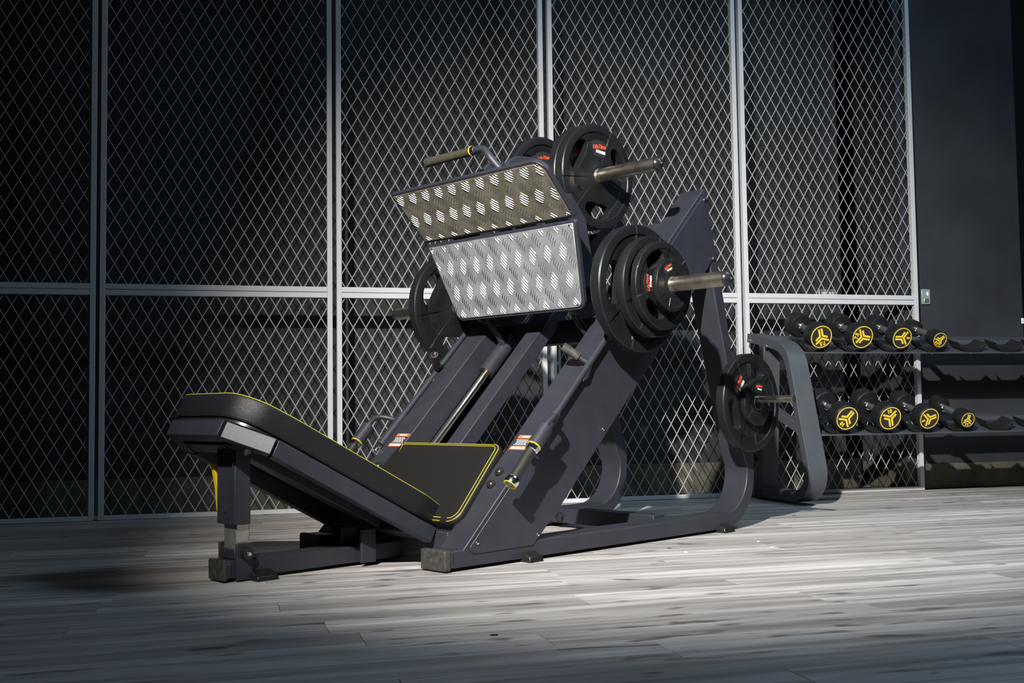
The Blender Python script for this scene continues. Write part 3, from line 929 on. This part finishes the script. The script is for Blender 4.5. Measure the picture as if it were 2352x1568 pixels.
bend_top = [(5.276, .853), (5.12, .827), (4.990, .800), (4.925, .775), (4.878, .738), (4.848, .690), (4.828, .630)]
strap = bend_top + [(4.752, .377), (4.700, .205), (4.692, .150), (4.704, .100), (4.735, .058), (4.785, .030), (4.84, .012), (5.22, .012)]
strap = [(p.x, p.y) for p in smooth_path([Vector((a_, b_, 0)) for a_, b_ in strap[:-1]], 4)] + [strap[-1]]
for k, xo in enumerate((RX, RX + 2.62)):
    th = [.045] * len(strap)
    inn = offset_path(strap, .046)
    poly = strap + [(a_, max(b_, .045) if i > len(inn) * .75 else b_) for i, (a_, b_) in reversed(list(enumerate(inn)))]
    rb(yz_prism(poly, xo, xo + .098), 'end_frame', M['rack'], .005, 3)
    rb(yz_prism([(5.100, .800), (5.150, .800), (5.215, .03), (5.165, .03)], xo + .001, xo + .095), 'rear_leg', M['rack'], .004)
    rb(yz_prism([(5.165, .512), (5.165, .465), (4.745, .325), (4.760, .378), (4.93, .43)], xo + .002, xo + .045), 'shelf_bracket', M['rack'], .003)
    rb(yz_prism([(5.165, .002), (5.23, .002), (5.23, .05), (5.165, .05)], xo - .003, xo + .101), 'rear_foot', M['plastic'], .003)
    if k == 0:
        for (yy, zz) in ((5.250, .826), (5.078, .787), (4.905, .385)):
            rb(MB().lathe([(0, .011), (.003, .0105), (.0055, .006), (.0055, 0)], (xo + (.0 if zz > .5 else .002), yy, zz - .012), (-1, 0, 0), 14), 'bolt', M['bolt'])
shelves = []
XS0, XS1 = RX + .06, RX + 2.60
for (yf, zf, ys, zs, yr, zr) in ((4.900, .735, 5.085, .786, 5.262, .841), (4.770, .333, 4.950, .378, 5.130, .424)):
    t = .004
    ym, zm = yf + .125, zf + .0375
    rb(yz_prism([(yf, zf), (ym, zm), (ym + .002, zm - .006), (yf + .002, zf - .006)], XS0, XS1), 'shelf_tray', M['rack'], .001, 1)
    yb, zb = ys + .075, zs + .006
    rb(yz_prism([(yb, zb), (yb, zb + .022), (yr, zr), (yr, zr - .006), (yb + .004, zb + .015), (yb + .004, zb)], XS0, XS1), 'rear_rail', M['rack'], .001, 1)
# cradles
cr_mesh = {}
for si, (y0_, z0_, xs) in enumerate(((4.905, .737, [2.879 + .2265 * i for i in range(11)]), (4.775, .335, [2.918 + .2285 * i for i in range(10)]))):
    for cx in xs:
        q = MB(); arcp = []
        hw, dp = .084, .038
        n = 14
        tp = [(-hw + 2 * hw * i / n, .012 + dp * ((2 * i / n - 1) ** 2)) for i in range(n + 1)]
        bt = [(hw * .96, .040), (hw * .80, .018), (hw * .5, .001), (-hw * .5, .001), (-hw * .80, .018), (-hw * .96, .040)]
        poly = tp + bt
        n2 = len(poly); v = []
        for (yy, sc_) in ((0, 1), (.095, 1)):
            for (a_, b_) in poly: v.append((cx + a_, y0_ + yy, z0_ + yy * .27 + b_))
        q.add(v, [tuple(range(n2)), tuple(range(2 * n2 - 1, n2 - 1, -1))] + [(i, i + n2, (i + 1) % n2 + n2, (i + 1) % n2) for i in range(n2)])
        o = rb(q, 'cradle', M['plastic'], .002)
        rb(MB().lathe([(0, .006), (-.006, .006), (-.007, .004), (-.012, .004), (-.012, 0)], (cx + .0, y0_ + .02, z0_ - .002), (0, 0, 1), 10), 'cradle_screw', M['bolt'])

# ------------------------------------------------------------------ dumbbells


def logo_mesh(R):
    """three interlocked double-bar arms inside a ring; drawn in x,z, extruded a little"""
    mb = MB(); y0_, y1_ = -.0006, .0004
    n = 48
    for (ra, rb_) in ((R, R * .925),):
        v = []
        for r_ in (ra, rb_):
            for yy in (y0_, y1_):
                v += [(r_ * math.cos(2 * PI * i / n), yy, r_ * math.sin(2 * PI * i / n)) for i in range(n)]
        f = []
        for i in range(n):
            j = (i + 1) % n
            f += [(i, j, 2 * n + j, 2 * n + i), (i, n + i, n + j, j), (2 * n + i, 2 * n + j, 3 * n + j, 3 * n + i)]
        mb.add(v, f)
    g, b = .045 * R, .165 * R

    def chevron(a0, a1, l0, l1, d=0.):
        """two limbs along the arms at angles a0 and a1 = a0 + 120 degrees, meeting near the centre"""
        A = Vector((math.cos(a0), math.sin(a0))); B = Vector((math.cos(a1), math.sin(a1)))
        nA = Vector((-A.y, A.x)); nB = Vector((B.y, -B.x)); bis = (A + B).normalized()
        c0 = bis * ((g + d) / math.sin(PI / 3)); c1 = bis * ((g + d + b) / math.sin(PI / 3))
        pts = [c0, A * l0 + nA * (g + d), A * (l0 - .03 * R) + nA * (g + d + b), c1, B * (l1 - .03 * R) + nB * (g + d + b), B * l1 + nB * (g + d)]
        k = len(pts)
        mb.add([(p.x, y0_, p.y) for p in pts] + [(p.x, y1_, p.y) for p in pts],
               [(0, 1, 2, 3), (0, 3, 4, 5), (k + 3, k + 2, k + 1, k), (k + 5, k + 4, k + 3, k)] + [(i, i + k, (i + 1) % k + k, (i + 1) % k) for i in range(k)])
    D = math.radians
    chevron(D(90), D(210), .76 * R, .60 * R, .0)
    chevron(D(-30), D(90), .60 * R, .76 * R, .0)
    chevron(D(210), D(330), .80 * R, .80 * R, .0)
    return mb


def dumbbell(x, y, z, rh, rring, num, roll, label, Ln=.125, th=.074):
    """x,y,z centre of the front face; axis runs back and up at 19 degrees"""
    e = empty('dumbbell', (x, y, z), (math.radians(19.2), 0, 0))
    tag(e, label, 'dumbbell', 'round-headed dumbbells on the rack')
    hd = [(0, 0), (0, rh * .90), (.004, rh * .95), (.012, rh), (th - .010, rh), (th - .003, rh * .95), (th, rh * .88), (th, 0)]
    for k, y0_ in enumerate((0, th + Ln)):
        h = MB().lathe(hd, (0, y0_, 0), (0, 1, 0), 44).build('head', M['rubber'], e)
        if k == 0:
            fd = MB().lathe([(-.0004, 0), (-.0006, rring * 1.02), (0, rring * 1.03)], (0, 0, 0), (0, 1, 0), 40).build('face_disc', M['patch'], h)
            lg = logo_mesh(rring).build('logo', M['yellow'], h); lg.location = (0, -.0012, 0); lg.rotation_euler = (0, -math.radians(roll), 0)
            an = math.radians(roll - 90)
            rn = rring * .62
            mt = Matrix.Translation((rn * math.cos(an), -.0014, rn * math.sin(an))) @ TX @ Matrix.Rotation(math.radians(roll) + PI, 4, 'Z')
            text_obj(num, rring * .46, 'face_number', M['yellow'], h, mt, bold=rring * .02)
    MB().lathe([(th - .002, 0), (th - .002, .0145)] + [(th + Ln * i / 12, .0145 + .0025 * math.sin(PI * i / 12)) for i in range(13)] + [(th + Ln + .002, .0145), (th + Ln + .002, 0)], (0, 0, 0), (0, 1, 0), 24).build('handle', M['knurl'], e)
    MB().lathe([(th + Ln - .020, .0175), (th + Ln - .016, .0225), (th + Ln, .0235), (th + Ln, .015)], (0, 0, 0), (0, 1, 0), 24).build('collar', M['chrome'], e)
    MB().lathe([(th, .015), (th, .0235), (th + .016, .0225), (th + .020, .0175)], (0, 0, 0), (0, 1, 0), 24).build('collar', M['chrome'], e)
    return e


# upper shelf, left to right (roll: position of the number is roll-90 degrees)
dumbbell(2.880, 4.850, .809, .0625, .0565, '7.5', 19, 'black dumbbell marked 7.5, first on the upper shelf beside the curved end frame')
dumbbell(3.109, 4.850, .809, .0625, .0560, '7.5', -99, 'black dumbbell marked 7.5, second from the left on the upper shelf')
dumbbell(3.333, 4.850, .805, .0570, .0525, '5', 90, 'black dumbbell marked 5, third on the upper shelf')
dumbbell(3.551, 4.850, .796, .0420, .0372, '2.5', -50, 'small black dumbbell marked 2.5 on the upper shelf')
dumbbell(2.928, 4.720, .411, .0680, .0568, '10', -37, 'black dumbbell marked 10, first on the lower shelf beside the curved end frame')
dumbbell(3.163, 4.720, .408, .0680, .0568, '10', -162, 'black dumbbell marked 10, second from the left on the lower shelf')
dumbbell(3.380, 4.720, .403, .0600, .0512, '5', -70, 'black dumbbell marked 5, third on the lower shelf')
dumbbell(3.599, 4.720, .393, .0420, .0365, '2.5', -7, 'small black dumbbell marked 2.5 on the lower shelf')

# ------------------------------------------------------------------ wall fittings and floor litter
sw = empty('switch_cover', (3.868, 5.40, 1.075))
tag(sw, 'small clear plastic switch cover on the dark wall right of the mesh', 'switch cover')
MB().box(-.03, .026, -.012, 0, -.045, .040).build('cover_box', M['clear'], sw, .004)
MB().box(-.018, .014, -.016, -.012, -.036, -.012).build('switch_plate', M['zinc'], sw, .002)
MB().box(.0, .012, -.0165, -.012, .002, .024).build('painted_glint', M['white'], sw, .002)  # white block painted in as a glint on the clear cover
so = empty('wall_socket', (3.40, YW, 1.10))
tag(so, 'small grey wall socket behind the wire mesh above the dumbbells', 'socket')
MB().box(-.055, .055, -.014, 0, -.035, .035).build('back_box', M['zinc'], so, .003)
MB().box(-.04, -.005, -.017, -.014, -.02, .02).build('rocker', M['ivory'], so, .002)
MB().box(.010, .040, -.017, -.014, -.02, .02).build('rocker', M['ivory'], so, .002)
tag(MB().box(4.498, 4.520, 5.394, 5.3999, .925, .958).build('paint_chip', M['white'], bevel=.003), 'small pale chip on the outer edge of the dark wall', 'chip')


def blob(x, y, rx, ry, h, m_, name, label, cat, seed):
    rnd = random.Random(seed); n = 14; v = [(0, 0, h)]
    for i in range(n):
        k = rnd.uniform(.75, 1.1); v.append((rx * k * math.cos(2 * PI * i / n), ry * k * math.sin(2 * PI * i / n), .0003))
    o = MB().add(v, [(0, i + 1, (i + 1) % n + 1) for i in range(n)] + [tuple(range(n, 0, -1))]).build(name, m_)
    o.location = (x, y, .0002); return tag(o, label, cat)


blob(1.513, 3.434, .009, .012, .003, M['white'], 'paper_scrap', 'largest white scrap on the floor in front of the rear foot of the press', 'scrap', 1)
blob(1.867, 3.605, .006, .008, .003, M['white'], 'paper_scrap', 'tiny white scrap on the floor, farther of the pair right of the press', 'scrap', 2)
blob(1.833, 3.444, .006, .008, .003, M['white'], 'paper_scrap', 'tiny white scrap on the floor, nearer of the pair right of the press', 'scrap', 3)
blob(1.503, 3.546, .012, .008, .003, M['concrete'], 'leaf_crumb', 'thin brown crumb on the floor close to the long base beam', 'crumb', 4)
blob(2.436, 4.368, .012, .008, .003, M['concrete'], 'leaf_crumb', 'small brown crumb on the floor near the dumbbell rack', 'crumb', 5)
blob(.585, 2.347, .010, .010, .002, M['black'], 'black_flake', 'small black flake on the open floor in the foreground', 'flake', 6)
